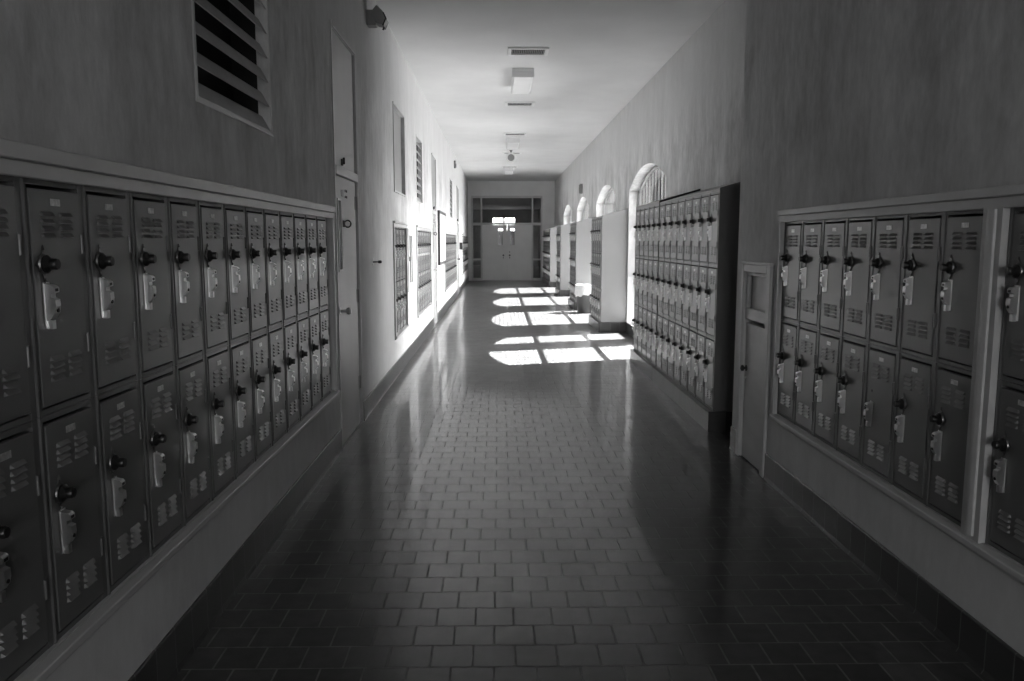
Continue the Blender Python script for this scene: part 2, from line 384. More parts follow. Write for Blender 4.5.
# ------------------------------------------------------------------ lockers
def make_locker(H, W=LW, depth=0.30):
    """Empty + parts; local origin at the bottom-left front corner of the frame."""
    root = bpy.data.objects.new('school_locker', None); COL.objects.link(root); root.empty_display_size = 0.05
    t, b = 0.016, 0.016          # frame head and foot
    l, r = 0.024, 0.025          # frame stiles
    eps = 0.0008
    w0, w1, h0, h1 = eps, W-eps, eps, H-eps
    mb = MB()                    # body: frame ring, side sheets, back
    mb.box(w0, l, 0, 0.02, h0, h1); mb.box(W-r, w1, 0, 0.02, h0, h1)
    mb.box(l, W-r, 0.001, 0.02, h0, b); mb.box(l, W-r, 0.001, 0.02, H-t, h1)
    mb.prism([(w0, 0), (w0+0.004, -0.004), (w0+0.009, -0.004), (w0+0.013, 0)], 'z', h0, h1)       # rolled edge of the stile
    mb.box(w0, w0+0.0015, 0.02, depth, h0, h1); mb.box(w1-0.0015, w1, 0.02, depth, h0, h1)
    mb.box(w0, w1, 0.02, depth, h0, h0+0.002); mb.box(w0, w1, 0.02, depth, h1-0.002, h1); mb.box(w0, w1, depth-0.002, depth, h0, h1)
    mb.build('frame', M['lockerbody'], root)
    g = 0.0035; gt = 0.010       # gaps round the door
    dx0, dx1, dz0, dz1 = l+g, W-r-g, b+0.006, H-t-gt
    mb = MB(); mb.box(dx0, dx1, -0.003, 0.014, dz0, dz1); mb.bevel(0.002)
    xc = (dx0+dx1)/2
    for zc, up in ((dz1-0.093, 1), (dz0+0.096, 1)):
        for i in range(4):
            z = zc + (i-1.5)*0.0185
            for sx in (-1, 1):
                x0 = xc + sx*0.046 - 0.033; x1 = x0 + 0.066
                # pressed louver: hood closed at the top, open lip at the bottom
                a = [(x0+0.004, -0.0028, z+0.007), (x1-0.004, -0.0028, z+0.007), (x1, -0.0028, z-0.005), (x0, -0.0028, z-0.005)]
                o = [(x0+0.006, -0.0125, z-0.004), (x1-0.006, -0.0125, z-0.004)]
                A = [mb.bm.verts.new(p) for p in a]; O = [mb.bm.verts.new(p) for p in o]
                mb.bm.faces.new([A[0], A[1], O[1], O[0]]); mb.bm.faces.new([A[0], O[0], A[3]]); mb.bm.faces.new([A[1], A[2], O[1]])
                mb.bm.faces.new([A[3], O[0], O[1], A[2]])
    d = mb.build('door', M['locker'], root)
    zd = dz1 - 0.196; xd = l + 0.048      # dial centre
    mb = MB(); mb.box(xc-0.024, xc+0.024, -0.0046, -0.003, dz1-0.042, dz1-0.023); mb.bevel(0.0007)
    mb.build('number_plate', M['plate'], root)
    # star-shaped chrome escutcheon with the black combination dial
    star = []
    for i in range(16):
        a = PI/2 + 2*PI*i/16; rr = (0.050 if i % 8 == 0 else 0.038 if i % 8 == 4 else 0.029 if i % 2 == 0 else 0.027)
        star.append((xd + rr*math.cos(a), zd + rr*math.sin(a)))
    mb = MB(); mb.prism(star, 'y', -0.003, -0.007); mb.lathe([(0.028, -0.007), (0.026, -0.011)], (xd, 0, zd), 'y', 18)
    for sg in (1, -1): mb.lathe([(0.004, -0.007), (0.003, -0.010)], (xd, 0, zd+sg*0.041), 'y', 8)
    lp = mb.build('lock_plate', M['darkchrome'], root, smooth=True)
    mb = MB(); mb.lathe([(0.0245, -0.011), (0.0245, -0.016), (0.019, -0.021), (0.0150, -0.025), (0.0155, -0.039), (0.0130, -0.043)], (xd, 0, zd), 'y', 18)
    mb.build('dial', M['dial'], lp, smooth=True)
    # chrome lift latch: plate, D-shaped housing, tail tab
    zt = zd - 0.052; zb = zt - 0.098; xh = xd + 0.004
    mb = MB(); mb.box(xh-0.016, xh+0.016, -0.006, -0.003, zb-0.020, zt+0.004); mb.bevel(0.001)
    side = [(-0.006, zt), (-0.026, zt-0.004), (-0.032, zt-0.010), (-0.032, zt-0.022), (-0.022, zt-0.026), (-0.022, zt-0.036),
            (-0.033, zt-0.041), (-0.034, zt-0.060), (-0.030, zt-0.078), (-0.021, zt-0.091), (-0.012, zt-0.097), (-0.006, zt-0.098)]
    mb.prism(side, 'x', xh-0.0125, xh+0.0125)
    mb.box(xh-0.008, xh+0.008, -0.020, -0.006, zb-0.022, zb+0.002)
    hd = mb.build('latch_handle', M['chrome'], root)
    mb = MB(); mb.lathe([(0.0055, -0.028), (0.0055, -0.0345)], (xh, 0, zt-0.070), 'y', 10)
    mb.build('keyhole', M['dial'], hd)
    MB().box(xh-0.0075, xh+0.0075, -0.0326, -0.030, zt-0.020, zt-0.012).build('latch_slot', M['dial'], hd)
    for z in (dz1-0.145, dz0+0.145):
        mb = MB(); mb.box(W-r-0.006, W-r+0.010, -0.0042, -0.0005, z-0.028, z+0.028)
        mb.lathe([(0.0035, -0.026), (0.0035, 0.026)], (W-r-0.002, -0.0045, z), 'z', 8)
        mb.build('hinge', M['lockerbody'], root)
    return root
PROTO = {}
def locker(H, loc, rz, label, group):
    k = round(H, 4)
    if k not in PROTO:
        PROTO[k] = make_locker(H); o = PROTO[k]
    else: o = copy_tree(PROTO[k])
    o.location = loc; o.rotation_euler = (0, 0, rz)
    return tag(o, label, 'locker', group)
def left_bank(bank, where, group, from_far=True, gap=0.0):
    y0, n = bank; H = (LZ1-LZ0)/2
    for k in range(n):
        i = n-k if from_far else k+1
        for tier, tn in ((1, 'upper'), (0, 'lower')):
            locker(H, (LX-0.012, y0+k*LW, LZ0+tier*H), LROT, f'{tn} grey steel locker, {ORD[i]} {where}', group)
left_bank(L1, 'back from the tall slot-window door', 'two-tier lockers before the tall door')
left_bank(L2, 'from the glazed cabinet in the four-column bank', 'two-tier lockers in the four-column bank')
left_bank(L3, 'past the glazed wall cabinet', 'two-tier lockers after the glazed cabinet', False)
left_bank(L4, 'past the dark-framed notice board', 'two-tier lockers after the notice board', False)
left_bank(L5, 'back from the end wall, windowless side', 'two-tier lockers by the end doors')
H = (RZ1-RZ0)/2
for k in range(R1[1]):
    for tier, tn in ((1, 'upper'), (0, 'lower')):
        i = R1[1]-k
        lab = f'{tn} grey steel locker, {ORD[i]} from the low panelled door'
        if tier == 0 and i == 5: lab = 'lower grey locker with missing dial and crooked chrome latch'
        o = locker(H, (RX+0.012, R1[0]+(k+1)*LW, RZ0+tier*H), RROT, lab, 'two-tier lockers beside the low door')
        if tier == 0 and i == 5:
            dr = o
            for c in list(dr.children):
                if c.name.startswith('lock_plate'):
                    for g in list(c.children): bpy.data.objects.remove(g)
                    bpy.data.objects.remove(c)
            hd = [c for c in dr.children if c.name.startswith('latch_handle')][0]
            zc = H-0.023-0.196-0.09; xc = 0.076; a = 0.11
            R = Matrix.Rotation(a, 4, 'Y')
            T = Matrix.Translation((xc, 0, zc))
            hd.matrix_local = T @ R @ T.inverted()
            hd['label'] = 'chrome latch hanging crooked'
            MB().lathe([(0.007, -0.002), (0.007, -0.0042)], (xc-0.004, 0, H-0.023-0.196), 'y', 10).build('dial_hole', M['dial'], dr)
for k in range(R2[1]):
    for tier, tn in ((1, 'upper'), (0, 'lower')):
        i = R2[1]-k
        locker(H, (RX+0.012, R2[0]+(k+1)*LW, RZ0+tier*H), RROT, f'{tn} grey steel locker, {ORD[i]} past the moulded post', 'two-tier lockers past the moulded post')

# free-standing three-tier banks on plinths, with sloping tops
BKZ0 = 0.172; TH = 0.598
def stand_bank(y0, n, where, group, near_mat, dz=0.0, near_label=None, ends=True):
    z0 = BKZ0
    for k in range(n):
        for tier, tn in ((2, 'top'), (1, 'middle'), (0, 'bottom')):
            locker(TH, (RX, y0+(k+1)*LW, z0+tier*TH), RROT, f'{tn} locker, {where(k, n)}', group)
    zt = z0 + 3*TH
    ya, yb = y0, y0+n*LW
    mb = MB()
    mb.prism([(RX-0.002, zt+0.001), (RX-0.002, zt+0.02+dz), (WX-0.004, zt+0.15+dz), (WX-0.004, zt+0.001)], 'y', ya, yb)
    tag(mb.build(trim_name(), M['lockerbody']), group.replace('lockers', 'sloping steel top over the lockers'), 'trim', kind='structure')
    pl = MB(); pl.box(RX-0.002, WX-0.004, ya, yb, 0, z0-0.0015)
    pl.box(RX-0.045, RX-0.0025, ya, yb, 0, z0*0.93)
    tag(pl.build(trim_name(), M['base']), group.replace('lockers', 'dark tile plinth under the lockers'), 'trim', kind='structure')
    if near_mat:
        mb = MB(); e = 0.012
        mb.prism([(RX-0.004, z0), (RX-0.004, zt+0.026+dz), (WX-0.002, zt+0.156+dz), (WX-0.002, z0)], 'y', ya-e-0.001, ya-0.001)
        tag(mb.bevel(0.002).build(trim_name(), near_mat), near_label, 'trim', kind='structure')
        tag(MB().box(RX-0.045, WX-0.002, ya-e-0.010, ya-0.001, 0, z0-0.001).build(trim_name(), M['base']), 'base tiles under the ' + near_label, 'trim', kind='structure')
    # back closing sheet
    return
BY = 6.47
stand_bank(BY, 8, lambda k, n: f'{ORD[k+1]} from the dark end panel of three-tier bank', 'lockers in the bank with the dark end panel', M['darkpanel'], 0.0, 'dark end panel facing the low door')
stand_bank(BY+8*LW+0.012, 5, lambda k, n: f'{ORD[k+1]} past the seam before first arched window', 'lockers just before the first arched window', None, 0.018)
# the taller neighbour's exposed edge
mb = MB(); ya = BY+8*LW+0.001; zt = BKZ0+3*TH
mb.prism([(RX-0.006, BKZ0), (RX-0.006, zt+0.042), (WX-0.003, zt+0.172), (WX-0.003, BKZ0)], 'y', ya, ya+0.010)
tag(mb.build(trim_name(), M['dark']), 'dark sheet edge rising between two three-tier banks', 'trim', kind='structure')
wn = ['first and second', 'second and third', 'third and fourth']
for j in range(3):
    y = WIN0 + j*WINP + WINW + 0.05
    stand_bank(y, 5, lambda k, n, j=j: f'{ORD[k+1]} along between {wn[j]} arched windows', f'lockers between the {wn[j]} arched windows', M['panel'], 0.0, f'pale end panel between the {wn[j]} arched windows')
y5 = WIN0 + 3*WINP + WINW + 0.05
n5 = int((Y1 - 0.02 - y5)/LW)
stand_bank(y5, n5, lambda k, n: f'{ORD[n-k]} from end wall, window side', 'lockers between the last window and end wall', M['panel'], 0.0, 'pale end panel after the last arched window')

# ------------------------------------------------------------------ arched windows
def win(k):
    ya = WIN0 + k*WINP + 0.002; yb = ya + WINW - 0.004
    xf0, xf1 = WX+WT-0.075, WX+WT-0.015
    nm = ORD[k+1]
    root = thing(f'window_{k+1}', f'{nm} arched steel window from the near end', 'window', (xf0, ya, SILL), 0, None, 'structure')
    def loc(mb, name, mat, par=root, sm=False): return mb.xf(Matrix.Translation((-xf0, -ya, -SILL))).build(name, mat, par, sm)
    outer = [(ya, SILL+0.001)] + [(y, z-0.002) for y, z in arch_pts(ya, yb)] + [(yb, SILL+0.001)]
    fw = 0.035
    inner = [(ya+fw, SILL+fw)] + [(min(max(y, ya+fw), yb-fw), z-fw) for y, z in arch_pts(ya, yb)] + [(yb-fw, SILL+fw)]
    mb = MB(); n = len(outer)
    for i in range(n):
        j = (i+1) % n
        o0, o1, i0, i1 = outer[i], outer[j], inner[i], inner[j]
        for x in (xf0, xf1): mb.quad((x, *o0), (x, *o1), (x, *i1), (x, *i0))
        mb.quad((xf0, *i0), (xf0, *i1), (xf1, *i1), (xf1, *i0)); mb.quad((xf0, *o0), (xf0, *o1), (xf1, *o1), (xf1, *o0))
    bmesh.ops.remove_doubles(mb.bm, verts=mb.bm.verts, dist=1e-6)
    loc(mb, 'window_frame', M['greymetal'])
    for z in (1.01, 1.88): loc(MB().box(xf0+0.005, xf1-0.005, ya+fw, yb-fw, z-0.018, z+0.018), 'crossbar', M['greymetal'])
    mb = MB(); c = (ya+yb)/2; hw = (yb-ya)/2
    for i in range(1, 12):
        y = ya + (yb-ya)*i/12
        R = (hw*hw+RISE*RISE)/(2*RISE); zt = SPRING+RISE-R+math.sqrt(R*R-(y-c)**2)-fw
        mb.box((xf0+xf1)/2-0.005, (xf0+xf1)/2+0.005, y-0.003, y+0.003, SILL+fw, zt)
    loc(mb, 'glazing_bars', M['wire'])
    xg = (xf0+xf1)/2
    mb = MB(); mb.prism(inner, 'x', xg-0.002, xg+0.002)
    loc(mb, 'pane', M['glass'])
for k in range(4): win(k)

# ------------------------------------------------------------------ courtyard outside the windows
mb = MB(); mb.box(WX+WT+0.35, 26, 40, 40.6, -0.02, 6.0)
for i in range(8): mb.box(WX+WT+0.9+i*2.6, WX+WT+1.3+i*2.6, 39.7, 40.0, -0.02, 6.0)
tag(mb.build('exterior_wing', M['brick']), 'brick wing with piers seen through the arched windows', 'building', kind='structure')
tag(MB().box(7.9, 8.5, 13.95, 14.6, -0.02, 9.0).bevel(0.02).build('exterior_pillar', M['brick']), 'brick pillar outside the first arched window', 'pillar', kind='structure')

# ------------------------------------------------------------------ louver vents, niche
def vent(v, label, idx):
    ya, yb, za, zb = v
    root = thing('louver_vent', label, 'vent', (LX, ya, za), LROT, 'louvered vents high in the plain wall')
    w, h = yb-ya, zb-za
    mb = MB(); f = 0.02
    mb.box(-f, 0.004, -0.006, 0.0, -f, h+f); mb.box(w-0.004, w+f, -0.006, 0, -f, h+f); mb.box(0.004, w-0.004, -0.006, 0, -f, 0.004); mb.box(0.004, w-0.004, -0.006, 0, h-0.004, h+f)
    mb.bevel(0.002)
    mb.build('vent_frame', M['trim'], root)
    n = 8; p = h/n
    for i in range(n):
        z = i*p + 0.008
        MB().prism([(0.002, z), (0.006, z-0.003), (0.046, z+0.068), (0.058, z+0.068), (0.058, z+0.072), (0.042, z+0.072)], 'x', 0.008, w-0.008).build('blade', M['slat'], root)
    mb = MB(); mb.box(0.002, w-0.002, 0.19, 0.2, 0.003, h-0.003)                 # black colour puts the shade into the duct behind the blades
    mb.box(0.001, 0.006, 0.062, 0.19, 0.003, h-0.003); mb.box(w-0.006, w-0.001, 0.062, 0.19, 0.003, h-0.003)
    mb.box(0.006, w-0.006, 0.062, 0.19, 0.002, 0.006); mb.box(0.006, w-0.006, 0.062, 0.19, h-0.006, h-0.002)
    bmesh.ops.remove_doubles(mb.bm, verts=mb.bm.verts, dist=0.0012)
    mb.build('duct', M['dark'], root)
for i, v in enumerate(VENTS): vent(v, ('large louvered vent above the near bank of lockers', 'louvered vent above the bank after the glazed cabinet', 'farthest louvered vent, above the bank after the notice board')[i], i)
ya, yb, za, zb = NICHE
mb = MB(); f = 0.022
for b in ((ya-f, ya, za-f, zb+f), (yb, yb+f, za-f, zb+f), (ya, yb, za-f, za), (ya, yb, zb, zb+f)): mb.box(LX, LX+0.01, *b)
tag(mb.build(trim_name(), M['trim']), 'thin moulding round the shallow blank panel high on the wall', 'trim', kind='structure')
tag(MB().box(LX-0.085, LX-0.035, ya+0.003, yb-0.003, za+0.003, zb-0.003).bevel(0.003).build(trim_name(), M['door']), 'blank sunken panel above the four-column bank', 'trim', kind='structure')

# ------------------------------------------------------------------ tall doors in the plain wall
def tall_door(n, d, label, full=True):
    ya, yb = d; w = yb-ya
    root = thing(f'door_{n}', label, 'door', (LX, ya, 0), LROT, None, 'structure')
    f = 0.032
    mb = MB()                                  # casing and jamb lining
    for x0, x1 in ((-f+0.006, 0.006), (w-0.004, w+f)): mb.box(x0, x1, -0.007, 0.0, 0.0, 3.10+f)
    mb.box(0.006, w-0.004, -0.012, 0, 3.092, 3.10+f)
    mb.box(0.001, 0.006, 0.0, 0.115, 0, 3.09); mb.box(w-0.008, w-0.001, 0.0, 0.115, 0, 3.09); mb.box(0.006, w-0.008, 0, 0.115, 3.085, 3.098)
    mb.bevel(0.002); mb.build('frame', M['trim'], root)
    MB().box(0.007, w-0.009, -0.014, 0.10, 2.055, 2.125).bevel(0.010, 2).build('transom_bar', M['trim'], root, smooth=True)
    tp = MB().box(0.007, w-0.075, 0.006, 0.05, 2.127, 3.084).build('transom_panel', M['door'], root)
    MB().box(w-0.075, w-0.009, 0.060, 0.11, 0.012, 3.084).build('rebate', M['greymetal'], root)
    mb = MB(); mb.box(0.28, 0.32, -0.006, 0.006, 2.14, 2.19); mb.box(0.292, 0.308, -0.022, -0.005, 2.15, 2.20); mb.bevel(0.003)
    mb.build('transom_latch', M['black'], tp)
    leaf = MB().box(0.008, w-0.078, 0.004, 0.048, 0.012, 2.05).bevel(0.002).build('door_leaf', M['door'], root)
    if full:
        mb = MB()                                      # narrow vision glass with bead
        for b in ((0.07, 0.085, 1.34, 1.885), (0.195, 0.21, 1.34, 1.885), (0.085, 0.195, 1.34, 1.355), (0.085, 0.195, 1.87, 1.885)): mb.box(b[0], b[1], -0.004, 0.004, b[2], b[3])
        vf = mb.build('vision_frame', M['trim'], leaf)
        MB().box(0.085, 0.195, -0.001, 0.0038, 1.355, 1.87).build('pane', M['dark'], leaf)
        mb = MB()
        for i in range(3): mb.box(0.235+i*0.035, 0.262+i*0.035, 0.001, 0.004, 1.905, 1.955)
        mb.build('sign_plate', M['greymetal'], leaf)
        mb = MB()
        for i in range(2):
            for j in range(2): mb.lathe([(0.011, 0.004), (0.009, -0.001)], (0.40+i*0.06, 0, 1.91+j*0.045), 'y', 10)
        mb.build('sign_stud', M['black'], leaf)
        mb = MB(); c = Vector((0.30, -0.030, 1.70)); r = 0.026
        mb.tube([c + Vector((0.25*r*math.cos(a), r*math.cos(a), r*math.sin(a))) for a in [2*PI*i/20 for i in range(21)]], 0.006, 8)
        mb.box(0.288, 0.312, -0.010, 0.004, 1.675, 1.725)
        mb.build('pull_ring', M['black'], leaf, smooth=True)
    mb = MB(); mb.lathe([(0.028, 0.004), (0.028, -0.003), (0.012, -0.005), (0.012, -0.045), (0.026, -0.050), (0.028, -0.070), (0.018, -0.082)], (0.075, 0, 1.045), 'y', 16)
    mb.build('door_knob', M['chrome'] if full else M['black'], leaf, smooth=True)
    for z in (1.88, 1.11, 0.37):
        mb = MB(); mb.lathe([(0.011, -0.055), (0.011, 0.055)], (w-0.076, 0.000, z), 'z', 10); mb.box(w-0.115, w-0.074, 0.000, 0.0045, z-0.055, z+0.055)
        mb.build('hinge', M['greymetal'], leaf)
    MB().box(0.015, w-0.014, 0.002, 0.118, 0.001, 0.010).build('threshold', M['greymetal'], root)
tall_door(1, D1, 'tall grey door with narrow slot window after the near lockers')
tall_door(2, D2, 'second tall door, before the dark-framed notice board')
tall_door(3, D3, 'third tall door, after the notice board lockers', False)

# ------------------------------------------------------------------ low panelled door beside the near lockers
ya, yb, za, zb = RDOOR; w = yb-ya
root = thing('door_4', 'low panelled cupboard door with black knob in thick wall', 'door', (RX, yb, 0), RROT, None, 'structure')
f = 0.07
mb = MB()
for x0, x1 in ((-0.045, 0.004), (w-0.004, w+f)): mb.box(x0, x1, -0.022, 0, 0 if x0 < 0 else 0.0, zb+0.055)
mb.box(0.004, w-0.004, -0.022, 0, zb-0.004, zb+0.055); mb.bevel(0.006)
mb.box(-0.055, w+f+0.01, -0.03, 0, zb+0.055, zb+0.07)
mb.build('frame', M['trim'], root)
mb = MB()
mb.box(0.002, w-0.002, 0.002, 0.028, 1.015, 1.095); mb.box(0.002, w-0.002, 0.002, 0.028, zb-0.03, zb-0.006); mb.box(0.002, 0.03, 0.002, 0.028, 1.095, zb-0.03); mb.box(w-0.03, w-0.002, 0.002, 0.028, 1.095, zb-0.03)
mb.bevel(0.004); mb.box(0.03, w-0.03, 0.036, 0.06, 1.09, zb-0.02)
mb.build('upper_panel', M['trim'], root)
leaf = MB().box(0.006, w-0.006, 0.012, 0.05, 0.002, 0.985).bevel(0.003).build('door_leaf', M['trim'], root)
mb = MB(); mb.lathe([(0.022, 0.012), (0.022, 0.007), (0.009, 0.005), (0.009, -0.008), (0.021, -0.011), (0.023, -0.022), (0.012, -0.030)], (0.045, 0, 0.66), 'y', 16)
mb.build('door_knob', M['black'], leaf, smooth=True)
MB().lathe([(0.013, 0.012), (0.012, 0.002)], (0.045, 0, 0.595), 'y', 12).build('deadlock', M['chrome'], leaf, smooth=True)
for z in (0.85, 0.14): MB().lathe([(0.007, -0.04), (0.007, 0.04)], (w-0.006, 0.016, z), 'z', 8).build('hinge', M['greymetal'], leaf)

# ------------------------------------------------------------------ things on the plain wall
root = thing('wall_peg', 'dark-tipped peg sticking out beyond the tall door', 'peg', (LX, 7.62, 1.372), LROT)
MB().box(-0.016, 0.016, -0.006, 0, -0.035, 0.035).bevel(0.002).build('mounting_plate', M['white'], root)
MB().lathe([(0.009, -0.006), (0.007, -0.055)], (0, 0, 0), 'y', 12).build('rod', M['greymetal'], root, smooth=True)
MB().lathe([(0.012, -0.055), (0.014, -0.060), (0.014, -0.082), (0.009, -0.088)], (0, 0, 0), 'y', 12).build('tip', M['black'], root, smooth=True)

def wall_fixture(y, z, label):
    root = thing('wall_alarm', label, 'wall alarm', (LX, y, z), LROT, 'boxy alarms high on the plain wall')
    MB().box(-0.055, 0.055, -0.085, 0, -0.075, 0.060).bevel(0.005).build('housing', M['greymetal'], root)
    mb = MB(); mb.prism([(-0.030, 0.02), (-0.095, 0.098), (-0.150, 0.045), (-0.175, -0.015), (-0.150, -0.07), (-0.090, -0.06)], 'x', -0.075, 0.075); mb.bevel(0.006)
    hd = mb.build('head', M['greymetal'], root)
    mb = MB(); mb.prism([(-0.160, 0.034), (-0.185, -0.02), (-0.155, -0.085), (-0.145, -0.08), (-0.172, -0.02), (-0.15, 0.03)], 'x', -0.078, 0.078)
    mb.build('grille', M['black'], hd)
    mb = MB(); mb.tube([(0, -0.152, -0.08), (0, -0.142, -0.105)], 0.009, 8); mb.build('tail_lug', M['black'], hd)
wall_fixture(7.62, 3.585, 'dark boxy alarm with tilted head above the coat peg')
root = thing('wall_alarm', 'far small alarm box high above the bank after the notice board', 'wall alarm', (LX, 22.0, 3.61), LROT, 'boxy alarms high on the plain wall')
MB().box(-0.07, 0.07, -0.05, 0, -0.10, 0.10).bevel(0.006).build('housing', M['greymetal'], root)
MB().box(-0.05, 0.05, -0.062, -0.05, -0.08, 0.02).bevel(0.004).build('lens', M['black'], root)

ya, yb, za, zb = CAB
root = thing('extinguisher_cabinet', 'pale wall cabinet with narrow glass slot between two locker banks', 'cabinet', (LX, ya, za), LROT)
w, h = yb-ya, zb-za
mb = MB(); f = 0.03
for b in ((-f, 0.004, -f, h+f), (w-0.004, w+f, -f, h+f), (0.004, w-0.004, -f, 0.004), (0.004, w-0.004, h-0.004, h+f)): mb.box(b[0], b[1], -0.02, 0, b[2], b[3])
mb.bevel(0.003); mb.box(0.003, w-0.003, 0.10, 0.115, 0.003, h-0.003)
mb.build('cabinet_frame', M['white'], root)
mb = MB()
for b in ((0.006, 0.16, 0.006, h-0.006), (w-0.16, w-0.006, 0.006, h-0.006), (0.16, w-0.16, 0.006, 0.08), (0.16, w-0.16, h-0.06, h-0.006), (0.30, 0.37, 0.08, h-0.06)): mb.box(b[0], b[1], -0.012, 0.008, b[2], b[3])
cd = mb.build('door', M['white'], root)
MB().box(0.16, w-0.16, 0.0, 0.004, 0.08, h-0.06).build('pane', M['dimglass'], cd)
MB().box(0.10, 0.125, -0.026, -0.012, h*0.48, h*0.56).bevel(0.003).build('handle', M['black'], cd)
MB().box(0.01, w-0.01, 0.09, 0.099, 0.01, h-0.01).build('lining', M['dark'], root)

BY0, BY1, BZ0, BZ1 = 15.87, 17.72, 1.09, 2.165
root = thing('notice_board', 'dark-framed notice board between second door and lockers', 'notice board', (LX, BY0, BZ0), LROT)
w, h = BY1-BY0, BZ1-BZ0
mb = MB(); f = 0.06
for b in ((0, f, 0, h), (w-f, w, 0, h), (f, w-f, 0, f), (f, w-f, h-f, h)): mb.box(b[0], b[1], -0.045, -0.0005, b[2], b[3])
mb.bevel(0.004).build('frame', M['black'], root)
MB().box(f, w-f, -0.041, -0.002, f, h-f).build('board', M['paper'], root)

root = thing('call_box', 'small dark call box after the third door', 'call box', (LX, 24.7, 1.30), LROT)
MB().box(0, 0.16, -0.09, 0.004, 0, 0.22).bevel(0.008).build('housing', M['black'], root)
MB().box(0.03, 0.13, -0.10, -0.09, 0.05, 0.12).bevel(0.003).build('lever', M['greymetal'], root)

root = thing('wall_speaker', 'small dark box high above the third arched window', 'speaker', (WX, 21.45, 2.80), RROT)
MB().box(-0.12, 0.12, -0.075, -0.0005, 0, 0.26).bevel(0.008).build('housing', M['greymetal'], root)
mb = MB()
for i in range(6): mb.box(-0.09, 0.09, -0.081, -0.075, 0.035+i*0.034, 0.052+i*0.034)
mb.build('grille', M['black'], root)

# ------------------------------------------------------------------ rubbish bin
root = thing('trash_can', 'round grey bin with white liner before second arched window', 'trash can', (1.955, 17.55, 0))
mb = MB(); mb.lathe([(0.205, 0.0), (0.212, 0.012), (0.250, 0.56), (0.258, 0.57), (0.258, 0.60), (0.246, 0.60), (0.205, 0.03)], (0, 0, 0), 'z', 36)
mb.build('bin_body', M['can'], root, smooth=True)
mb = MB(); n = 72; rows = [(0.240, 0.40), (0.240, 0.585), (0.252, 0.615), (0.266, 0.612), (0.268, 0.57), (0.270, 0.50), (0.272, 0.43), (0.276, 0.385)]
rg = random.Random(3); rings = []
ph = [rg.uniform(0, 6.28) for _ in range(6)]
for q, (r, z) in enumerate(rows):
    ring = []
    for i in range(n):
        a = 2*PI*i/n
        amp = 0.004 + 0.012*max(0, q-3)/4
        rr = r + amp*(0.5*math.sin(9*a+ph[0]) + 0.35*math.sin(17*a+ph[1]+q) + 0.5*rg.uniform(-1, 1))
        zz = z + (0.022*math.sin(4*a+ph[2]) + 0.012*math.sin(11*a+ph[3]) + 0.008*rg.uniform(-1, 1) if q >= 6 else 0.006*math.sin(7*a+ph[4]))
        ring.append(mb.bm.verts.new((max(rr, 0.262 if q >= 3 else 0.2)*math.cos(a), max(rr, 0.262 if q >= 3 else 0.2)*math.sin(a), zz)))
    rings.append(ring)
for a, b in zip(rings, rings[1:]):
    for i in range(n): mb.bm.faces.new([a[i], a[(i+1) % n], b[(i+1) % n], b[i]])
mb.build('bin_liner', M['liner'], root, smooth=True)

# ------------------------------------------------------------------ ceiling fittings
def ceil_vent(i, y):
    where = ['nearest ceiling grille, before the first ceiling lamp', 'second ceiling grille, just past the first lamp', 'third ceiling grille, just before the second lamp', 'fourth ceiling grille, behind the hanging disc', 'farthest ceiling grille, before the last lamp'][i]
    root = thing('ceiling_grille', where, 'ceiling grille', (0.372, y, CZ), 0, 'air grilles along the ceiling')
    w, l, f = 0.25, 0.185, 0.045
    mb = MB()
    for b in ((-w, -w+f, -l, l), (w-f, w, -l, l), (-w+f, w-f, -l, -l+f), (-w+f, w-f, l-f, l)): mb.box(*b, -0.022, -0.0005)
    mb.bevel(0.006).build('frame', M['white'], root)
    mb = MB()
    for k in range(18):
        x = -w+f+0.012 + k*(2*w-2*f-0.024)/17
        mb.box(x-0.003, x+0.003, -l+f, l-f, -0.02, -0.006)
    mb.build('blade', M['greymetal'], root)
    MB().box(-w+f, w-f, -l+f, l-f, -0.005, -0.0008).build('backing', M['dark'], root)
for i, y in enumerate((10.24, 14.06, 17.95, 21.75, 25.75)): ceil_vent(i, y)
def lamp(i, y):
    root = thing('ceiling_lamp', ['nearest unlit box lamp on the ceiling', 'middle unlit box lamp on the ceiling', 'farthest unlit box lamp, before the end wall'][i], 'ceiling lamp', (0.345, y, CZ), 0, 'box lamps along the ceiling')
    MB().box(-0.15, 0.15, -0.63, 0.63, -0.05, -0.0005).bevel(0.004).build('tray', M['white'], root)
    MB().prism([(-0.142, -0.05), (-0.146, -0.075), (-0.125, -0.118), (0.125, -0.118), (0.146, -0.075), (0.142, -0.05)], 'y', -0.61, 0.61).build('diffuser', M['lens'], root)
    for s in (-1, 1): MB().box(-0.15, 0.15, s*0.62-0.0095, s*0.62+0.0095, -0.122, -0.0505).bevel(0.003).build('end_cap', M['white'], root)
for i, y in enumerate((11.87, 19.2, 26.6)): lamp(i, y)
root = thing('hanging_disc', 'round pale disc with grey face hanging from ceiling', 'ceiling disc', (0.335, 21.2, 3.71))
MB().lathe([(0.118, -0.045), (0.132, -0.03), (0.132, 0.03), (0.10, 0.05)], (0, 0, 0), 'y', 32).build('rim', M['white'], root, smooth=True)
MB().lathe([(0.085, -0.050), (0.088, -0.044)], (0, 0, 0), 'y', 32).build('face', M['greymetal'], root, smooth=True)
mb = MB(); mb.lathe([(0.018, 0.125), (0.018, 0.165), (0.04, 0.175), (0.04, 0.1895)], (0, 0, 0), 'z', 14); mb.build('hanger', M['black'], root, smooth=True)

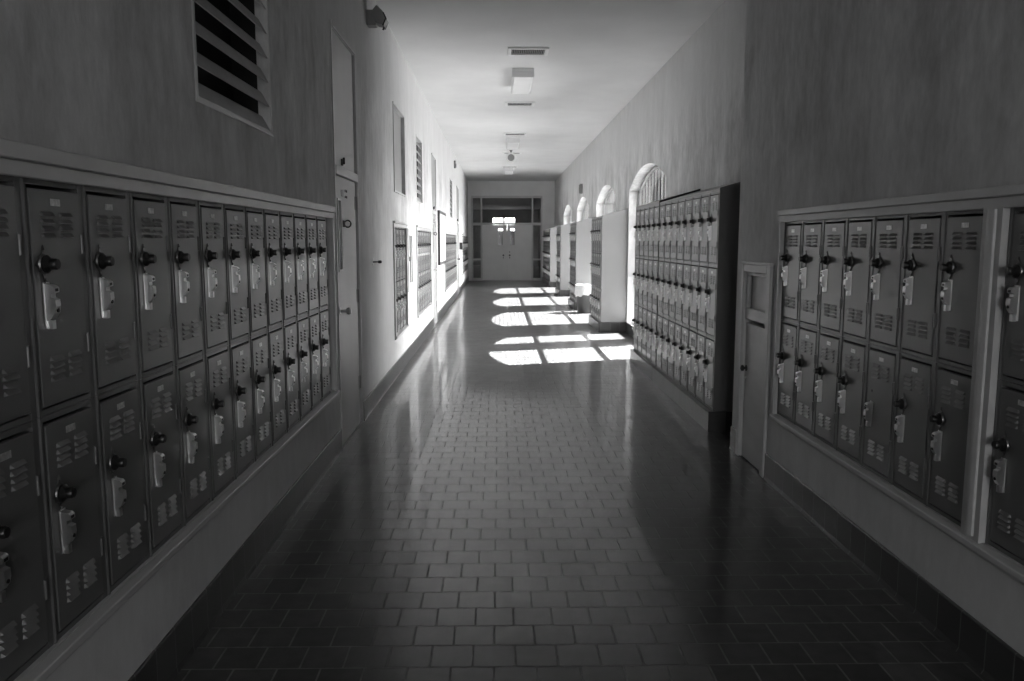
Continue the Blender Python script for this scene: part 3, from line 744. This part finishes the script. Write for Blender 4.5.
# ------------------------------------------------------------------ end doors and glazing
root = thing('door_5', 'pale double doors with slot windows, sidelights and transom', 'door', (0, Y1, 0), 0, None, 'structure')
fy0, fy1 = -0.02, 0.14
xs = [EX0-0.0, EX0+0.11]           # outer frame members
mb = MB()
GZ = 3.33
def bar(x0, x1, z0, z1, d=0.0): mb.box(x0, x1, fy0+d, fy1, z0, z1)
bar(EX0+0.002, -1.00, 0, GZ-0.002); bar(1.68, EX1-0.002, 0, GZ-0.002)            # outer jambs
bar(-1.00, 1.68, GZ-0.09, GZ-0.002)                                              # head
bar(-0.70, -0.635, 0, GZ-0.09); bar(1.325, 1.385, 0, GZ-0.09)                    # posts beside the doors
bar(-1.00, -0.70, 2.17, 2.28); bar(-0.635, 1.325, 2.20, 2.28); bar(1.385, 1.68, 2.17, 2.28)
bar(-1.00, -0.70, 0.80, 0.87); bar(1.385, 1.68, 0.80, 0.87); bar(-1.00, -0.70, 0, 0.10); bar(1.385, 1.68, 0, 0.10)
mb.bevel(0.006).build('frame', M['endframe'], root)
panes = [(-1.00, -0.70, 0.10, 0.80), (-1.00, -0.70, 0.87, 2.17), (-1.00, -0.70, 2.28, 3.24), (-0.635, 1.325, 2.28, 3.24),
         (1.385, 1.68, 0.10, 0.80), (1.385, 1.68, 0.87, 2.17), (1.385, 1.68, 2.28, 3.24)]
for x0, x1, z0, z1 in panes: MB().box(x0+0.001, x1-0.001, 0.055, 0.063, z0+0.001, z1-0.001).build('pane', M['dimglass'], root)
def leaf(x0, x1, wx0, wx1, hx, n):
    mb = MB(); a, b = 0.03, 0.08
    for q in ((x0, wx0, 0.01, 2.195), (wx1, x1, 0.01, 2.195), (wx0, wx1, 0.01, 1.40), (wx0, wx1, 2.05, 2.195)): mb.box(q[0], q[1], a, b, q[2], q[3])
    bmesh.ops.remove_doubles(mb.bm, verts=mb.bm.verts, dist=1e-6)
    lf = mb.build('door_leaf', M['enddoor'], root)
    MB().box(wx0+0.001, wx1-0.001, 0.05, 0.056, 1.401, 2.049).build('pane', M['dimglass'], lf)
    mb = MB()
    mb.lathe([(0.03, 0.03), (0.03, 0.02), (0.012, 0.018), (0.012, -0.02), (0.032, -0.025), (0.034, -0.05), (0.02, -0.06)], (hx, 0, 1.0), 'y', 14)
    mb.build('door_knob', M['black'], lf, smooth=True)
    mb = MB()
    for z in ((0.9, 1.13) if n else (0.9,)): mb.lathe([(0.022, 0.03), (0.02, 0.012)], (hx, 0, z), 'y', 12)
    mb.build('lock', M['black'], lf, smooth=True)
leaf(-0.63, 0.344, 0.005, 0.175, 0.20, 0)
leaf(0.350, 1.32, 0.48, 0.645, 0.45, 1)

# added glazed opening, out of view, to light the near end
root = thing('window_6', 'added glazed opening giving fill light at the near end', 'window', (bx0, Y0-0.15, 0), 0, None, 'structure')
w, h = bx1-bx0, bz
mb = MB()
for b in ((0.002, 0.07, 0.002, h-0.002), (w-0.07, w-0.002, 0.002, h-0.002), (0.07, w-0.07, h-0.07, h-0.002), (0.07, w-0.07, 0.002, 0.09), (0.07, w-0.07, 2.1, 2.16), (w/2-0.05, w/2+0.05, 0.09, 2.1)): mb.box(b[0], b[1], 0, 0.08, b[2], b[3])
mb.build('window_frame', M['endframe'], root)
for b in ((0.07, w/2-0.05, 0.09, 2.1), (w/2+0.05, w-0.07, 0.09, 2.1), (0.07, w-0.07, 2.16, h-0.07)): MB().box(b[0], b[1], 0.038, 0.044, b[2], b[3]).build('pane', M['tintglass'], root)

# hall beyond the doors: dim, with a far window
HZ = 3.55; HY = 52.0; ha, hb = -1.6, 2.6
hm = M['wall']
tag(MB().box(ha-0.2, hb+0.2, Y1+0.251, HY+0.3, -0.2, -0.001).build('floor', M['floor']), 'tile floor of the dim hall beyond the doors', 'floor', kind='structure')
tag(MB().box(ha-0.2, hb+0.2, Y1+0.251, HY+0.3, HZ, HZ+0.2).build('ceiling', M['ceiling']), 'ceiling of the dim hall beyond the doors', 'ceiling', kind='structure')
for nm, x0, x1 in (('wall_hall_left', ha-0.2, ha), ('wall_hall_right', hb, hb+0.2)):
    tag(MB().box(x0, x1, Y1+0.251, HY+0.3, 0, HZ).build(nm, hm), 'side wall of the dim hall beyond the doors' + (' nearer the courtyard' if x0 > 0 else ''), 'wall', kind='structure')
fx0, fx1, fz0, fz1 = -0.40, 1.12, 2.16, 3.08
mb = MB()
mb.box(ha, fx0, HY, HY+0.25, 0, HZ); mb.box(fx1, hb, HY, HY+0.25, 0, HZ); mb.box(fx0, fx1, HY, HY+0.25, 0, fz0); mb.box(fx0, fx1, HY, HY+0.25, fz1, HZ)
tag(mb.build('wall_hall_end', hm), 'far wall of the dim hall with its window', 'wall', kind='structure')
root = thing('window_5', 'small bright paned window at the far end of the hall', 'window', (fx0, HY, fz0), 0, None, 'structure')
w, h = fx1-fx0, fz1-fz0
mb = MB()
for b in ((0.001, 0.05, 0.001, h-0.001), (w-0.05, w-0.001, 0.001, h-0.001), (0.05, w-0.05, 0.001, 0.05), (0.05, w-0.05, h-0.05, h-0.001), (0.70, 0.83, 0.05, h-0.05)): mb.box(b[0], b[1], 0.08, 0.14, b[2], b[3])
for x in (0.24, 0.47, 1.06, 1.29): mb.box(x-0.012, x+0.012, 0.09, 0.13, 0.05, h-0.05)
for z in (0.32, 0.62): mb.box(0.05, w-0.05, 0.09, 0.13, z-0.012, z+0.012)
mb.build('window_frame', M['black'], root)
MB().box(0.05, w-0.05, 0.145, 0.15, 0.05, h-0.05).build('pane', M['glass'], root)

# ------------------------------------------------------------------ light
GROUND = 2.4
w = bpy.data.worlds.new('sky'); S.world = w; w.use_nodes = True
nt = w.node_tree; bg = nt.nodes['Background']
sky = nt.nodes.new('ShaderNodeTexSky'); sky.sky_type = 'NISHITA'; sky.sun_disc = False
sky.sun_elevation = math.radians(45); sky.sun_rotation = math.radians(73)
bw = nt.nodes.new('ShaderNodeRGBToBW'); nt.links.new(sky.outputs[0], bw.inputs[0]); 
# below the horizon the surroundings show sunlit ground
tc = nt.nodes.new('ShaderNodeTexCoord'); sp = nt.nodes.new('ShaderNodeSeparateXYZ'); nt.links.new(tc.outputs['Generated'], sp.inputs[0])
mr = nt.nodes.new('ShaderNodeMapRange'); mr.inputs['From Min'].default_value = -0.02; mr.inputs['From Max'].default_value = 0.02
nt.links.new(sp.outputs['Z'], mr.inputs['Value'])
mx = nt.nodes.new('ShaderNodeMix'); mx.inputs['A'].default_value = GROUND
nt.links.new(mr.outputs['Result'], mx.inputs['Factor']); nt.links.new(bw.outputs[0], mx.inputs['B'])
nt.links.new(mx.outputs['Result'], bg.inputs['Color'])
bg.inputs['Strength'].default_value = 1.5
sl = bpy.data.lights.new('sun', 'SUN'); sl.energy = 62; sl.angle = math.radians(0.6)
so = bpy.data.objects.new('sun', sl); COL.objects.link(so)
d = Vector((-1, -0.31, -0.99*1.047)).normalized()
so.rotation_euler = d.to_track_quat('-Z', 'Y').to_euler(); so.location = (20, 18, 20)

# the window openings guide the sampling of the sky
def portal(loc, rot, w, h):
    l = bpy.data.lights.new('daylight_opening', 'AREA'); l.shape = 'RECTANGLE'; l.size = w; l.size_y = h; l.cycles.is_portal = True
    o = bpy.data.objects.new('daylight_opening', l); COL.objects.link(o); o.location = loc; o.rotation_euler = rot
for k in range(4): portal((WX+WT+0.02, WIN0+k*WINP+WINW/2, (SILL+SPRING+RISE)/2), (PI/2, 0, PI/2), WINW, SPRING+RISE-SILL)
portal(((bx0+bx1)/2, Y0-0.22, bz/2), (PI/2, 0, 0), bx1-bx0, bz)
portal(((fx0+fx1)/2, HY+0.27, (fz0+fz1)/2), (PI/2, 0, PI), fx1-fx0, fz1-fz0)

# ------------------------------------------------------------------ camera
FPX = 800.0; CX, CYY = 512.0, 340.5; VPX, VPY = 498.3, 240.8
Yc = Vector(((VPX-CX)/FPX, -(VPY-CYY)/FPX, 1)).normalized()          # world Y in (right, up, forward)
Zc = Vector((0, Yc.z, -Yc.y)).normalized()
Xc = Vector((Yc.z*Zc.y - Yc.y*Zc.z, -(Yc.z*Zc.x - Yc.x*Zc.z), -(Yc.x*Zc.y - Yc.y*Zc.x)))
if Xc.x < 0: Xc = -Xc
Xc = Vector((Zc.y*Yc.z - Zc.z*Yc.y, Zc.z*Yc.x - Zc.x*Yc.z, Zc.x*Yc.y - Zc.y*Yc.x)).normalized()
if Xc.x < 0: Xc = -Xc
right = Vector((Xc[0], Yc[0], Zc[0])); up = Vector((Xc[1], Yc[1], Zc[1])); fwd = Vector((Xc[2], Yc[2], Zc[2]))
cam = bpy.data.cameras.new('camera'); co = bpy.data.objects.new('camera', cam); COL.objects.link(co)
cam.sensor_fit = 'HORIZONTAL'; cam.sensor_width = 36; cam.lens = FPX/1024*36; cam.clip_start = 0.05; cam.clip_end = 300
Rm = Matrix((right, up, -fwd)).transposed()
co.matrix_world = Matrix.Translation((0, 0, CAM_H)) @ Rm.to_4x4()
S.camera = co

S.view_settings.view_transform = 'Standard'; S.view_settings.look = 'None'
S.view_settings.gamma = 1.0; S.view_settings.use_curve_mapping = False
S.view_settings.exposure = 1.45
c = S.cycles
c.use_denoising = True; c.use_guiding = True; c.use_surface_guiding = True; c.use_adaptive_sampling = False
c.max_bounces = 14; c.diffuse_bounces = 10; c.glossy_bounces = 6; c.transmission_bounces = 6; c.transparent_max_bounces = 12
c.caustics_reflective = False; c.caustics_refractive = False; c.sample_clamp_indirect = 3; c.blur_glossy = 2.0
